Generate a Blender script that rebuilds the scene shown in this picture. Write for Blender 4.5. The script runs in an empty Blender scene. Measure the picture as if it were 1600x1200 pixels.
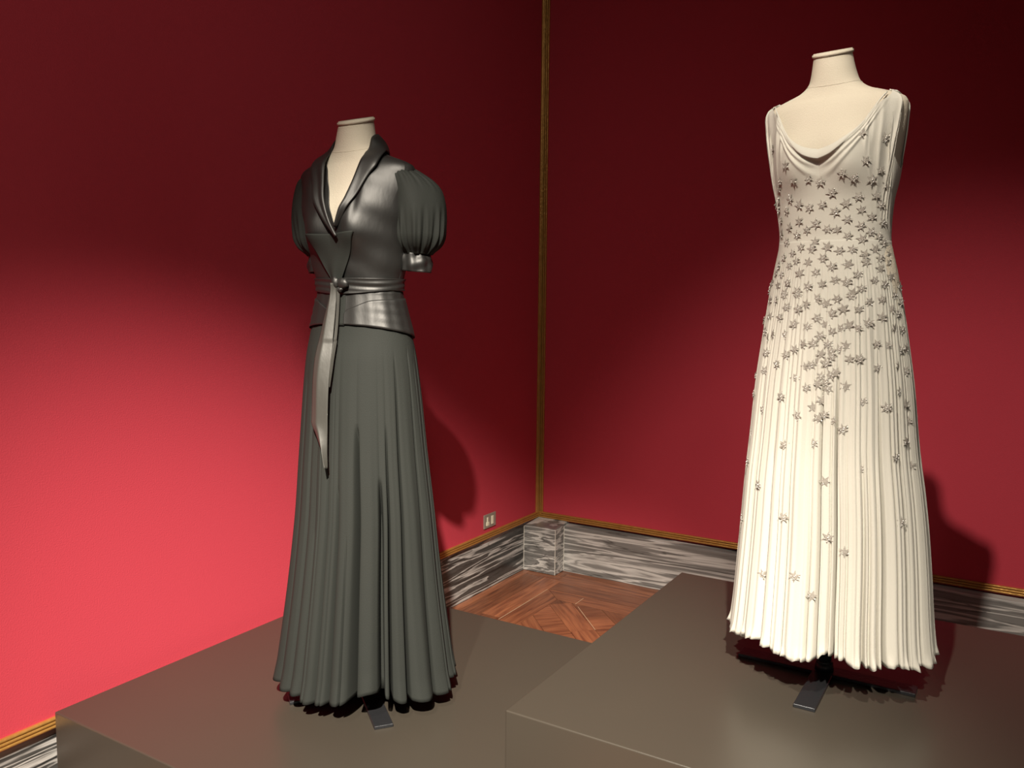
import bpy, bmesh, math, random
import numpy as np
from mathutils import Vector, Matrix
from mathutils.bvhtree import BVHTree

random.seed(7)
rng = np.random.default_rng(7)
C = bpy.context.scene.collection
SC = bpy.context.scene

# ------------------------------------------------------------------ camera
YAW, PITCH, ROLL, FPX = -0.5484, 0.1008, 0.0100, 1295.6
CAM = Vector((2.2036, -3.8978, 1.45))
fw = Vector((math.sin(YAW) * math.cos(PITCH), math.cos(YAW) * math.cos(PITCH), -math.sin(PITCH)))
r0 = Vector((math.cos(YAW), -math.sin(YAW), 0)); u0 = r0.cross(fw)
rt = r0 * math.cos(ROLL) + u0 * math.sin(ROLL)
up = u0 * math.cos(ROLL) - r0 * math.sin(ROLL)
cd = bpy.data.cameras.new('camera'); cam = bpy.data.objects.new('camera', cd); C.objects.link(cam)
cd.sensor_width = 36; cd.sensor_fit = 'HORIZONTAL'; cd.lens = FPX / 1600 * 36
M = Matrix.Identity(4)
for i in range(3):
    M[i][0], M[i][1], M[i][2], M[i][3] = rt[i], up[i], -fw[i], CAM[i]
cam.matrix_world = M
cd.clip_start = 0.05
SC.camera = cam

# ------------------------------------------------------------------ world, lamps, exposure
SC.view_settings.view_transform = 'Standard'
SC.view_settings.look = 'None'
SC.view_settings.gamma = 1
SC.view_settings.use_curve_mapping = False
SC.view_settings.exposure = 0.0
w = bpy.data.worlds.new('world'); SC.world = w; w.use_nodes = True
w.node_tree.nodes['Background'].inputs[0].default_value = (1.0, 0.9, 0.8, 1)
w.node_tree.nodes['Background'].inputs[1].default_value = 0.035


def spot(name, loc, aim, watt, deg, blend, col, rad=0.05):
    l = bpy.data.lights.new(name, 'SPOT'); l.energy = watt; l.spot_size = math.radians(deg)
    l.spot_blend = blend; l.color = col; l.shadow_soft_size = rad
    o = bpy.data.objects.new(name, l); C.objects.link(o); o.location = loc
    o.rotation_euler = (Vector(aim) - Vector(loc)).to_track_quat('-Z', 'Y').to_euler()
    return o


WARM = (1.0, 0.90, 0.76)
spot('spot_or_fill_lamp', (3.00, -5.60, 4.40), (0.62, -1.96, -0.16), 4300, 32, 1.0, WARM, 0.05)
spot('spot_or_fill_lamp', (1.58, -4.60, 4.45), (1.92, -1.60, 0.98), 760, 44, 1.0, WARM, 0.045)
spot('spot_or_fill_lamp', (0.90, -6.20, 4.40), (2.10, -1.5, 0.8), 70, 36, 1.0, WARM, 0.3)  # added weak fill from the left for the cream gown
spot('spot_or_fill_lamp', (3.30, -5.10, 4.40), (0.00, -1.9, 1.2), 135, 68, 1.0, WARM, 0.25)  # added broad fill to lift the left wall, wide source blurs its shadows


# ------------------------------------------------------------------ helpers
def mat(name, col, rough=0.6, metal=0.0, spec=0.5, sheen=0.0, bump=None, var=None, coat=0.0):
    """bump = (scale, strength, stretch xyz); var = (scale, stretch xyz, colour2)"""
    m = bpy.data.materials.new(name); m.use_nodes = True
    n = m.node_tree.nodes; L = m.node_tree.links; b = n['Principled BSDF']
    b.inputs['Base Color'].default_value = (*col, 1)
    b.inputs['Roughness'].default_value = rough
    b.inputs['Metallic'].default_value = metal
    b.inputs['Specular IOR Level'].default_value = spec
    b.inputs['Sheen Weight'].default_value = sheen
    b.inputs['Coat Weight'].default_value = coat
    tc = n.new('ShaderNodeTexCoord')
    if var:
        mp = n.new('ShaderNodeMapping'); mp.inputs['Scale'].default_value = var[1]
        L.new(tc.outputs['Object'], mp.inputs[0])
        t = n.new('ShaderNodeTexNoise'); t.inputs['Scale'].default_value = var[0]
        t.inputs['Detail'].default_value = 5
        L.new(mp.outputs[0], t.inputs['Vector'])
        mx = n.new('ShaderNodeMix'); mx.data_type = 'RGBA'
        L.new(t.outputs['Fac'], mx.inputs[0])
        mx.inputs[6].default_value = (*col, 1); mx.inputs[7].default_value = (*var[2], 1)
        L.new(mx.outputs[2], b.inputs['Base Color'])
    if bump:
        mp = n.new('ShaderNodeMapping'); mp.inputs['Scale'].default_value = bump[2]
        L.new(tc.outputs['Object'], mp.inputs[0])
        t = n.new('ShaderNodeTexNoise'); t.inputs['Scale'].default_value = bump[0]
        t.inputs['Detail'].default_value = 4
        L.new(mp.outputs[0], t.inputs['Vector'])
        bp = n.new('ShaderNodeBump'); bp.inputs['Strength'].default_value = bump[1]
        bp.inputs['Distance'].default_value = 0.01
        L.new(t.outputs['Fac'], bp.inputs['Height']); L.new(bp.outputs[0], b.inputs['Normal'])
    return m


def marble(name, stretch, stops, rot=(0, 0, 0), scale=1.0):
    m = bpy.data.materials.new(name); m.use_nodes = True
    n = m.node_tree.nodes; L = m.node_tree.links; b = n['Principled BSDF']
    tc = n.new('ShaderNodeTexCoord'); mp = n.new('ShaderNodeMapping')
    mp.inputs['Scale'].default_value = stretch; mp.inputs['Rotation'].default_value = rot
    L.new(tc.outputs['Object'], mp.inputs[0])
    w1 = n.new('ShaderNodeTexNoise'); w1.inputs['Scale'].default_value = 2.2 * scale
    w1.inputs['Detail'].default_value = 8; w1.inputs['Roughness'].default_value = 0.48
    w1.inputs['Distortion'].default_value = 0.35
    L.new(mp.outputs[0], w1.inputs['Vector'])
    cr = n.new('ShaderNodeValToRGB'); e = cr.color_ramp.elements
    while len(e) < len(stops):
        e.new(0.5)
    for k, (p, c) in enumerate(stops):
        e[k].position = p; e[k].color = (*c, 1)
    L.new(w1.outputs['Fac'], cr.inputs[0])
    # thin dark veins
    w2 = n.new('ShaderNodeTexNoise'); w2.inputs['Scale'].default_value = 3.1 * scale
    w2.inputs['Detail'].default_value = 5; w2.inputs['Distortion'].default_value = 1.1
    L.new(mp.outputs[0], w2.inputs['Vector'])
    c2 = n.new('ShaderNodeValToRGB'); f = c2.color_ramp.elements
    f[0].position = 0.485; f[0].color = (1, 1, 1, 1)
    f[1].position = 0.515; f[1].color = (1, 1, 1, 1)
    q = f.new(0.50); q.color = (0.30, 0.30, 0.30, 1)
    L.new(w2.outputs['Fac'], c2.inputs[0])
    mx = n.new('ShaderNodeMix'); mx.data_type = 'RGBA'; mx.blend_type = 'MULTIPLY'
    mx.inputs[0].default_value = 0.8
    L.new(cr.outputs[0], mx.inputs[6]); L.new(c2.outputs[0], mx.inputs[7])
    L.new(mx.outputs[2], b.inputs['Base Color'])
    b.inputs['Roughness'].default_value = 0.28
    return m


def link_mesh(name, verts, faces, m, parent=None, smooth=True, world=None):
    me = bpy.data.meshes.new(name); me.from_pydata([tuple(v) for v in verts], [], faces); me.update()
    if smooth:
        me.polygons.foreach_set('use_smooth', [True] * len(me.polygons))
    if m: me.materials.append(m)
    o = bpy.data.objects.new(name, me); C.objects.link(o)
    if parent: o.parent = parent
    return o


def link_bm(name, bm, m, parent=None, smooth=False):
    me = bpy.data.meshes.new(name); bmesh.ops.recalc_face_normals(bm, faces=bm.faces); bm.to_mesh(me); bm.free()
    if smooth:
        me.polygons.foreach_set('use_smooth', [True] * len(me.polygons))
    if m: me.materials.append(m)
    o = bpy.data.objects.new(name, me); C.objects.link(o)
    if parent: o.parent = parent
    return o


def add_box(bm, lo, hi, bev=0.0, seg=2, rot=None):
    r = bmesh.ops.create_cube(bm, size=1.0)
    vs = r['verts']
    lo, hi = Vector(lo), Vector(hi)
    for v in vs:
        v.co = Vector(((v.co.x + .5) * (hi.x - lo.x) + lo.x, (v.co.y + .5) * (hi.y - lo.y) + lo.y, (v.co.z + .5) * (hi.z - lo.z) + lo.z))
    if bev > 0:
        es = list({e for v in vs for e in v.link_edges})
        g = bmesh.ops.bevel(bm, geom=es, offset=bev, segments=seg, affect='EDGES', profile=0.5)
        vs = list({v for f in g['faces'] for v in f.verts} | {v for v in vs if v.is_valid})
    if rot is not None:
        for v in vs:
            v.co = rot @ v.co


def add_cyl(bm, base, top, r1, r2, seg=24, cap=True):
    base, top = Vector(base), Vector(top)
    d = top - base
    mt = Matrix.Translation((base + top) / 2) @ d.to_track_quat('Z', 'Y').to_matrix().to_4x4()
    bmesh.ops.create_cone(bm, cap_ends=cap, segments=seg, radius1=r1, radius2=r2, depth=d.length, matrix=mt)


def grid_faces(nr, nc, wrap=False, flip=False):
    f = []
    ncc = nc if wrap else nc - 1
    for i in range(nr - 1):
        for j in range(ncc):
            a = i * nc + j; b = i * nc + (j + 1) % nc
            q = (a, b, b + nc, a + nc)
            f.append(q[::-1] if flip else q)
    return f


def grid_obj(name, P, m, parent, wrap=False, thick=0.0, flip=False):
    """P array (rows, cols, 3)"""
    nr, nc = P.shape[:2]
    o = link_mesh(name, P.reshape(-1, 3).tolist(), grid_faces(nr, nc, wrap, flip), m, parent)
    if thick:
        md = o.modifiers.new('thickness', 'SOLIDIFY'); md.thickness = abs(thick); md.offset = -1 if thick > 0 else 1
    return o


def thing(name, label, cat, loc=(0, 0, 0), rz=0, group=None):
    o = bpy.data.objects.new(name, None); C.objects.link(o); o.location = loc
    o.rotation_euler = (0, 0, rz); o['label'] = label; o['category'] = cat
    o.empty_display_size = 0.1
    if group: o['group'] = group
    return o


def structure(o, label=None):
    o['kind'] = 'structure'
    if label: o['label'] = label
    return o


def sm(x, a, b):
    t = np.clip((np.asarray(x, float) - a) / (b - a), 0, 1); return t * t * (3 - 2 * t)


def pchip(xs, ys):
    xs = np.array(xs, float); ys = np.array(ys, float)
    h = np.diff(xs); d = np.diff(ys) / h
    m = np.zeros(len(xs)); m[0] = d[0]; m[-1] = d[-1]
    for i in range(1, len(xs) - 1):
        if d[i - 1] * d[i] > 0:
            w1 = 2 * h[i] + h[i - 1]; w2 = h[i] + 2 * h[i - 1]
            m[i] = (w1 + w2) / (w1 / d[i - 1] + w2 / d[i])

    def f(x):
        x = np.clip(np.asarray(x, float), xs[0], xs[-1])
        i = np.clip(np.searchsorted(xs, x) - 1, 0, len(xs) - 2)
        t = (x - xs[i]) / h[i]
        return ((2 * t**3 - 3 * t**2 + 1) * ys[i] + (t**3 - 2 * t**2 + t) * h[i] * m[i]
                + (-2 * t**3 + 3 * t**2) * ys[i + 1] + (t**3 - t**2) * h[i] * m[i + 1])
    return f


# ------------------------------------------------------------------ materials
M_wall = mat('red_fabric_wall', (0.58, 0.060, 0.090), 0.85, spec=0.12, sheen=0.0,
             bump=(260, 0.15, (1, 1, 1)), var=(0.8, (1, 1, 1), (0.55, 0.056, 0.084)))
M_ceil = mat('ceiling_plaster', (0.35, 0.3, 0.27), 0.9)
M_gold = mat('gilded_wood', (0.62, 0.36, 0.10), 0.38, metal=0.55, bump=(60, 0.25, (1, 1, 1)),
             var=(30, (1, 1, 1), (0.45, 0.22, 0.05)))
M_plinth = mat('brown_satin_plinth', (0.053, 0.044, 0.034), 0.34, spec=0.5,
               bump=(5, 0.03, (1, 1, 1)), var=(3, (1, 1, 1), (0.046, 0.040, 0.032)))
M_steel = mat('dark_steel', (0.05, 0.052, 0.058), 0.38, metal=0.7, bump=(90, .1, (1, 1, 1)))
M_poleblack = mat('black_pole_paint', (0.02, 0.024, 0.03), 0.35, bump=(50, .05, (1, 1, 1)))
M_linen = mat('cream_linen', (0.66, 0.60, 0.49), 0.85, bump=(380, 0.25, (1, 1, 1)),
              var=(6, (1, 1, 1), (0.62, 0.555, 0.45)))
M_chiffon = mat('charcoal_chiffon', (0.0245, 0.0270, 0.0245), 0.75, spec=0.2, sheen=0.0,
                bump=(500, 0.12, (1, 1, 1)), var=(14, (1, 1, .06), (0.020, 0.0225, 0.0205)))
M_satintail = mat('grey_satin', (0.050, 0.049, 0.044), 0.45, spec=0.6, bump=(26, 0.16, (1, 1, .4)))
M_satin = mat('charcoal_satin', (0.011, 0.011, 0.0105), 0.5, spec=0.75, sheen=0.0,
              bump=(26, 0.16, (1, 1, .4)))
M_cream = mat('cream_silk_chiffon', (0.575, 0.555, 0.49), 0.7, spec=0.25, sheen=0.05,
              bump=(400, 0.1, (1, 1, 1)), var=(9, (1, 1, .08), (0.61, 0.59, 0.53)))
M_bead = mat('silver_beads', (0.42, 0.385, 0.34), 0.5, metal=0.15, bump=(900, 0.5, (1, 1, 1)))
M_crystal_glint = mat('crystal_glint', (0.95, 0.94, 0.9), 0.15, metal=0.3, bump=(1200, 0.3, (1, 1, 1)))  # crystal beads near white, their bright glint put into the colour
M_dplate = mat('grey_metal_plate', (0.36, 0.32, 0.27), 0.4, metal=0.3, bump=(60, .05, (1, 1, 1)))
M_ivory = mat('ivory_plastic', (0.8, 0.76, 0.6), 0.35, bump=(60, .03, (1, 1, 1)))
G = lambda v: (v, v * 0.985, v * 0.95)
def bands(dk, md, lt, wh):
    return [(.30, G(dk)), (.40, G(md)), (.430, G(md * .8)), (.442, G(wh)), (.468, G(lt)), (.482, G(dk)), (.515, G(md)), (.530, G(wh)), (.560, G(lt)), (.572, G(md)), (.64, G(dk)), (.66, G(lt))]


M_marL = marble('dark_grey_marble', (1, .13, 2.3), bands(.025, .08, .30, .60), scale=3.2)
M_marR = marble('pale_grey_marble', (.16, 1, 3.0), bands(.17, .24, .48, .66), rot=(0, .02, 0), scale=1.6)
M_marC = marble('corner_marble', (.55, .8, 3.6), bands(.13, .22, .46, .64), rot=(0, .05, .0), scale=1.9)


def wood_mat():
    m = bpy.data.materials.new('parquet_wood'); m.use_nodes = True
    n = m.node_tree.nodes; L = m.node_tree.links; b = n['Principled BSDF']
    tc = n.new('ShaderNodeTexCoord'); oi = n.new('ShaderNodeObjectInfo')
    mp = n.new('ShaderNodeMapping'); mp.inputs['Scale'].default_value = (1.2, 14, 14)
    ad = n.new('ShaderNodeVectorMath'); ad.operation = 'ADD'
    L.new(tc.outputs['Object'], ad.inputs[0]); L.new(oi.outputs['Location'], ad.inputs[1])
    L.new(ad.outputs[0], mp.inputs[0])
    t = n.new('ShaderNodeTexNoise'); t.inputs['Scale'].default_value = 4; t.inputs['Detail'].default_value = 6
    t.inputs['Distortion'].default_value = 0.6
    L.new(mp.outputs[0], t.inputs['Vector'])
    cr = n.new('ShaderNodeValToRGB'); e = cr.color_ramp.elements
    e[0].position = .3; e[0].color = (0.15, 0.048, 0.024, 1)
    e[1].position = .72; e[1].color = (0.36, 0.135, 0.062, 1)
    L.new(t.outputs['Fac'], cr.inputs[0])
    hs = n.new('ShaderNodeHueSaturation')
    mr = n.new('ShaderNodeMapRange'); mr.inputs[3].default_value = 0.6; mr.inputs[4].default_value = 1.15
    L.new(oi.outputs['Random'], mr.inputs[0]); L.new(mr.outputs[0], hs.inputs['Value'])
    L.new(cr.outputs[0], hs.inputs['Color']); L.new(hs.outputs[0], b.inputs['Base Color'])
    b.inputs['Roughness'].default_value = 0.33
    bp = n.new('ShaderNodeBump'); bp.inputs['Strength'].default_value = .08; bp.inputs['Distance'].default_value = .01
    L.new(t.outputs['Fac'], bp.inputs['Height']); L.new(bp.outputs[0], b.inputs['Normal'])
    return m


M_wood = wood_mat()
M_chip = mat('pale_chipped_stone', (0.68, 0.66, 0.60), 0.6, bump=(120, .3, (1, 1, 1)))
M_paleline = mat('worn_pale_joint', (0.5, 0.36, 0.24), 0.6, bump=(90, .2, (1, 1, 1)))

# ------------------------------------------------------------------ room
HC = 5.2
bm = bmesh.new(); add_box(bm, (-0.2, -7.5, -0.1), (6.5, 0.2, -0.006)); FL = structure(link_bm('floor', bm, M_wood))
bm = bmesh.new(); add_box(bm, (-0.2, -7.5, HC), (6.5, 0.2, HC + .1)); structure(link_bm('ceiling', bm, M_ceil))
bm = bmesh.new(); add_box(bm, (-0.15, -7.5, 0.262), (0, 0.15, HC)); structure(link_bm('wall_left', bm, M_wall))
bm = bmesh.new(); add_box(bm, (0, 0, 0.262), (6.5, 0.15, HC)); structure(link_bm('wall_right', bm, M_wall))


def prism(name, prof, p0, p1, out, m, mitre0=0, mitre1=0, parent=None):
    """prof: list of (out distance, z); extruded from p0 to p1 (2D); out = outward unit (2D). mitre shortens with out distance."""
    p0, p1, out = Vector(p0), Vector(p1), Vector(out)
    d = (p1 - p0).normalized(); vs = []
    for p, s, mi in ((p0, 1, mitre0), (p1, -1, mitre1)):
        for (o, z) in prof:
            q = p + out * o + d * (s * mi * o); vs.append((q.x, q.y, z))
    k = len(prof)
    bm = bmesh.new(); bv = [bm.verts.new(v) for v in vs]
    for i in range(k):
        j = (i + 1) % k
        bm.faces.new((bv[i], bv[j], bv[j + k], bv[i + k]))
    bm.faces.new(bv[:k]); bm.faces.new(bv[k:])
    return link_bm(name, bm, m, parent)


# marble baseboards: slabs with thin joints
def slab_run(name, axis, a, b, cuts, m, front, back, ztop_f, ztop_b, label):
    root = bpy.data.objects.new(name, None); C.objects.link(root); root['kind'] = 'structure'
    if label: root['label'] = label
    pts = [a] + cuts + [b]
    for i in range(len(pts) - 1):
        lo, hi = pts[i] + .0012, pts[i + 1] - .0012
        prof = [(back, 0.0), (front, 0.0), (front, ztop_f - .004), (front - .004 * (1 if front > back else -1), ztop_f), (back, ztop_b)]
        if axis == 'y':
            prism('marble_slab', prof, (0, lo), (0, hi), (1, 0), m, parent=root)
        else:
            prism('marble_slab', prof, (lo, 0), (hi, 0), (0, -1), m, parent=root)
    return root


BX, BY = 0.18, 0.132
slab_run('baseboard_left', 'y', -7.4, -BY - .001, [-5.4, -3.75, -2.05], M_marL, -0.012, -0.13, .262, .262, None)
slab_run('baseboard_right', 'x', BX + .001, 6.4, [1.95, 3.6, 5.2], M_marR, 0.034, -0.10, .2495, .2655, None)
cb = structure(bpy.data.objects.new('baseboard_corner', None)); C.objects.link(cb)
bm = bmesh.new()
c8 = [(-.012, -BY, 0), (BX, -BY, 0), (BX, 0.05, 0), (-.012, .05, 0)]
vb = [bm.verts.new(p) for p in c8]
vt = [bm.verts.new(p) for p in [(-.012, -BY, .2486), (BX, -BY, .2486), (BX, 0.0, .2655), (-.012, 0, .2655)]]
for i in range(4):
    j = (i + 1) % 4; bm.faces.new((vb[i], vb[j], vt[j], vt[i]))
bm.faces.new(vb[::-1]); bm.faces.new(vt)
bmesh.ops.bevel(bm, geom=[e for e in bm.edges], offset=.0015, segments=1, affect='EDGES')
link_bm('marble_block', bm, M_marC, cb)


for (x, y, a) in ((BX, -BY, .0016), (BX + .0006, -.0348, .0016), (-.0112, -BY - .0006, .0014)):
    bm = bmesh.new(); add_box(bm, (x - a, y - a, .001), (x + a, y + a, .2475), .0006, 1)
    link_bm('chipped_edge', bm, M_chip, cb)
# gilt mouldings: three round beads
def bead_prof(z0, n=3, pitch=.0108, r=.0052, back=-.004, base=.004):
    pr = [(back, z0)]
    for k in range(n):
        zc = z0 + pitch * (k + .5)
        for a in range(-90, 91, 22):
            pr.append((base + r * 1.25 * math.cos(math.radians(a)), zc + r * math.sin(math.radians(a))))
    pr.append((back, z0 + pitch * n))
    return pr


prism('trim_1', bead_prof(.2655), (0, -7.4), (0, 0), (1, 0), M_gold, 0, 1)['kind'] = 'structure'
prism('trim_2', bead_prof(.2655), (0, 0), (6.4, 0), (0, -1), M_gold, 1, 0)['kind'] = 'structure'


def vert_trim(name, along):
    pr = bead_prof(0, 3)
    bm = bmesh.new(); rows = []
    for z in (.2655 + .0, HC):
        row = []
        for (o, t) in pr:
            zz = z
            if z < 1: zz = .2655 + t  # mitre onto the horizontal bead
            p = (o, -t - .0, zz) if along == 'y' else (t, -o, zz)
            row.append(bm.verts.new(p))
        rows.append(row)
    k = len(pr)
    for i in range(k):
        j = (i + 1) % k
        bm.faces.new((rows[0][i], rows[0][j], rows[1][j], rows[1][i]))
    bm.faces.new(rows[0]); bm.faces.new(rows[1])
    return structure(link_bm(name, bm, M_gold))


vert_trim('trim_3', 'y'); vert_trim('trim_4', 'x')


# ------------------------------------------------------------------ parquet floor, each board a part
def clip_poly(poly, nx, ny, d):
    out = []
    for i in range(len(poly)):
        p, q = poly[i], poly[(i + 1) % len(poly)]
        a = p[0] * nx + p[1] * ny - d; b = q[0] * nx + q[1] * ny - d
        if a <= 0: out.append(p)
        if a * b < 0:
            t = a / (a - b); out.append((p[0] + (q[0] - p[0]) * t, p[1] + (q[1] - p[1]) * t))
    return out


def poly_inset(poly, g):
    cx = sum(p[0] for p in poly) / len(poly); cy = sum(p[1] for p in poly) / len(poly)
    out = list(poly)
    n = len(poly); res = list(poly)
    for i in range(n):
        p, q = poly[i], poly[(i + 1) % n]
        ex, ey = q[0] - p[0], q[1] - p[1]; l = math.hypot(ex, ey)
        if l < 1e-6: continue
        nx, ny = ey / l, -ex / l
        if (cx - p[0]) * nx + (cy - p[1]) * ny > 0: nx, ny = -nx, -ny
        res = clip_poly(res, nx, ny, p[0] * nx + p[1] * ny - g)
        if len(res) < 3: return []
    return res


def board(poly, ang, g=.0009, name='parquet_board'):
    poly = poly_inset(poly, g)
    if len(poly) < 3: return
    cx = sum(p[0] for p in poly) / len(poly); cy = sum(p[1] for p in poly) / len(poly)
    ca, sa = math.cos(-ang), math.sin(-ang)
    h = random.uniform(-.0006, .0)
    L = [((p[0] - cx) * ca - (p[1] - cy) * sa, (p[0] - cx) * sa + (p[1] - cy) * ca) for p in poly]
    ar = sum(L[i][0] * L[(i + 1) % len(L)][1] - L[(i + 1) % len(L)][0] * L[i][1] for i in range(len(L)))
    if abs(ar) < 2e-4: return
    if ar < 0: L = L[::-1]
    k = len(L)
    v = [(x, y, -.006) for x, y in L] + [(x, y, h) for x, y in L]
    f = [tuple(range(k, 2 * k))] + [(i, (i + 1) % k, (i + 1) % k + k, i + k) for i in range(k)]
    o = link_mesh(name, v, f, M_wood, FL, smooth=False)
    o.location = (cx, cy, 0); o.rotation_euler = (0, 0, ang)


def rect(x0, y0, x1, y1): return [(x0, y0), (x1, y0), (x1, y1), (x0, y1)]


X0, Y0, SZ = .253, -.33, 1.0
# border strips along the two walls and round the corner block
board(rect(-.01, -6, .035, -BY - .0), math.pi / 2, name='border_board')
board(rect(.035, -BY - .045, BX + .045, -BY), 0, name='border_board')
board(rect(BX, -BY, BX + .045, -.079), math.pi / 2, name='border_board')
board(rect(BX, -.079, 3.4, -.034), 0, name='border_board')
board(rect(3.4, -.079, 6.4, -.034), 0, name='border_board')
for y0 in np.arange(-.18, -6, -.9):
    for k in range(2):
        xa = .035 + k * .109
        board(rect(xa, y0 - .9 + k * .3, xa + .109, y0 + (k * .3 if y0 < -.2 else 0)), math.pi / 2)
for x0 in np.arange(X0, 6.2, .95):
    for k in range(2):
        ya = -.33 + k * .125
        board(rect(max(x0 - k * .35, .253 if k == 0 else .226), ya, x0 + .95 - k * .35, ya + .125 if k == 0 else -.08), 0)
for (x0, y0, x1, y1) in ((.250, -.335, .253, -.80), (.459, -.350, .461, -.442), (.487, -.466, .678, -.673)):
    d = Vector((x1 - x0, y1 - y0, 0)); n_ = Vector((-d.y, d.x, 0)).normalized() * .0011
    q = [Vector((x0, y0, 0)) - n_, Vector((x1, y1, 0)) - n_, Vector((x1, y1, 0)) + n_, Vector((x0, y0, 0)) + n_]
    v = [(p.x, p.y, -.003) for p in q] + [(p.x, p.y, .0005) for p in q]
    link_mesh('worn_joint', v, [(4, 5, 6, 7), (0, 1, 5, 4), (1, 2, 6, 5), (2, 3, 7, 6), (3, 0, 4, 7)], M_paleline, FL, smooth=False)
FW = .105
for px in range(4):
    ax, ay = X0 + px * SZ, Y0
    bx, by = ax + SZ, ay - SZ
    # mitred frame
    board([(ax, ay), (bx, ay), (bx - FW, ay - FW), (ax + FW, ay - FW)], 0)
    board([(ax, by), (bx, by), (bx - FW, by + FW), (ax + FW, by + FW)], 0)
    board([(ax, ay), (ax, by), (ax + FW, by + FW), (ax + FW, ay - FW)], math.pi / 2)
    board([(bx, ay), (bx, by), (bx - FW, by + FW), (bx - FW, ay - FW)], math.pi / 2)
    # interlaced diagonals
    W = .112; cx, cy = (ax + bx) / 2, (ay + by) / 2; s2 = math.sqrt(.5)

    def todo(u0, v0, u1, v1, a):
        P = [(cx + (u * s2 + v * s2), cy + (-u * s2 + v * s2)) for u, v in ((u0, v0), (u1, v0), (u1, v1), (u0, v1))]
        for nx, ny, d in ((1, 0, bx - FW), (-1, 0, -(ax + FW)), (0, 1, ay - FW), (0, -1, -(by + FW))):
            P = clip_poly(P, nx, ny, d)
            if len(P) < 3: return
        board(P, a)
    for k in range(-4, 5):
        v0 = (k - .5) * W
        if k % 2 == 0:
            for q in range(-2, 3):
                L0 = (q - .5) * .336 + (.112 if (k // 2) % 2 else 0)
                todo(L0, v0, L0 + .336, v0 + W, -math.pi / 4)
        else:
            for q in range(-6, 7):
                L0 = (q - .5) * W
                todo(L0, v0, L0 + W, v0 + W, math.pi / 4)

# ------------------------------------------------------------------ plinths
def plinth(name, x0, x1, y0, y1, h, label):
    bm = bmesh.new(); add_box(bm, (x0, y0, 0), (x1, y1, h), .0035, 3)
    o = link_bm(name, bm, M_plinth); o['label'] = label; o['category'] = 'plinth'
    return o


H1, H2 = .34, .50
plinth('display_plinth', .059, 1.229, -2.722, -1.531, H1, 'lower dark brown plinth beside the left wall, carrying the black gown')
plinth('display_plinth', 1.2351, 3.10, -2.328, -1.151, H2, 'taller dark brown plinth at the right, carrying the cream star gown')

# ------------------------------------------------------------------ wall socket
t = thing('wall_socket', 'small grey metal socket plate with two ivory inserts low on left wall', 'socket', (0, -.4975, .3560))
bm = bmesh.new(); add_box(bm, (0, -.053, -.035), (.007, .053, .035), .002, 2); link_bm('cover_plate', bm, M_dplate, t)
bm = bmesh.new(); add_box(bm, (.006, .010, -.021), (.011, .027, .021), .0015, 2); link_bm('rocker_switch', bm, M_ivory, t)
bm = bmesh.new()
add_box(bm, (.006, -.036, -.023), (.011, -.014, -.002), .004, 2); add_box(bm, (.006, -.031, -.004), (.0105, -.019, .021), .003, 2)
link_bm('socket_insert', bm, M_ivory, t)

# ------------------------------------------------------------------ mannequins
# body tables: height above plinth, half width, half depth
BT = [(.72, .140, .100), (.80, .158, .112), (.90, .160, .110), (1.0, .152, .100), (1.08, .136, .090), (1.13, .1255, .083), (1.2, .134, .092),
      (1.27, .146, .102), (1.33, .158, .104), (1.40, .172, .090), (1.44, .176, .078), (1.455, .170, .071), (1.467, .150, .064),
      (1.478, .120, .060), (1.487, .093, .058), (1.5, .072, .056), (1.512, .062, .055), (1.54, .0535, .052), (1.575, .0465, .049)]
BA = pchip([t[0] for t in BT], [t[1] for t in BT]); BB = pchip([t[0] for t in BT], [t[2] for t in BT])


def bust(x, z, k=.026):
    return k * np.exp(-((np.abs(x) - .068) / .048) ** 2 - ((z - 1.285) / (np.where(z > 1.285, .075, .038 if k > .025 else .055))) ** 2)


def yfront(x, z, e=0.0, A=BA, B=BB, kb=.026):
    a = A(z) + e; b = B(z) + e
    u = np.clip(np.abs(x) / a, 0, 1)
    return -b * np.sqrt(1 - u ** 2) - bust(x, z, kb) * (1 - u ** 4)


def yback(x, z, e=0.0, A=BA, B=BB):
    a = A(z) + e; b = B(z) + e
    u = np.clip(np.abs(x) / a, 0, 1)
    return b * np.sqrt(1 - u ** 2)


LN1 = pchip([0, .5, .7, 1.139, 1.6], [0, 0, -.005, -.012, -.020])
LN2 = pchip([.1, .4, .6, .9, 1.25, 1.45, 1.6], [.008, 0, -.010, -.020, -.034, -.040, -.054])
LEAN = {1: LN1, 2: LN2}


def lean(P, who):
    """the slight lean of each figure, its own shoulder width, and the forward slope of the neck top"""
    P = np.array(P, float); z = P[..., 2].copy(); y = P[..., 1]
    if who == 2:
        P[..., 0] *= 1 - .055 * sm(z, 1.22, 1.42)
        P[..., 2] = z - .026 * sm(z, 1.15, 1.5)
    P[..., 2] += y * math.tan(math.radians(17)) * sm(z, 1.535, 1.578)
    P[..., 0] += LEAN[who](z)
    return P


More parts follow.
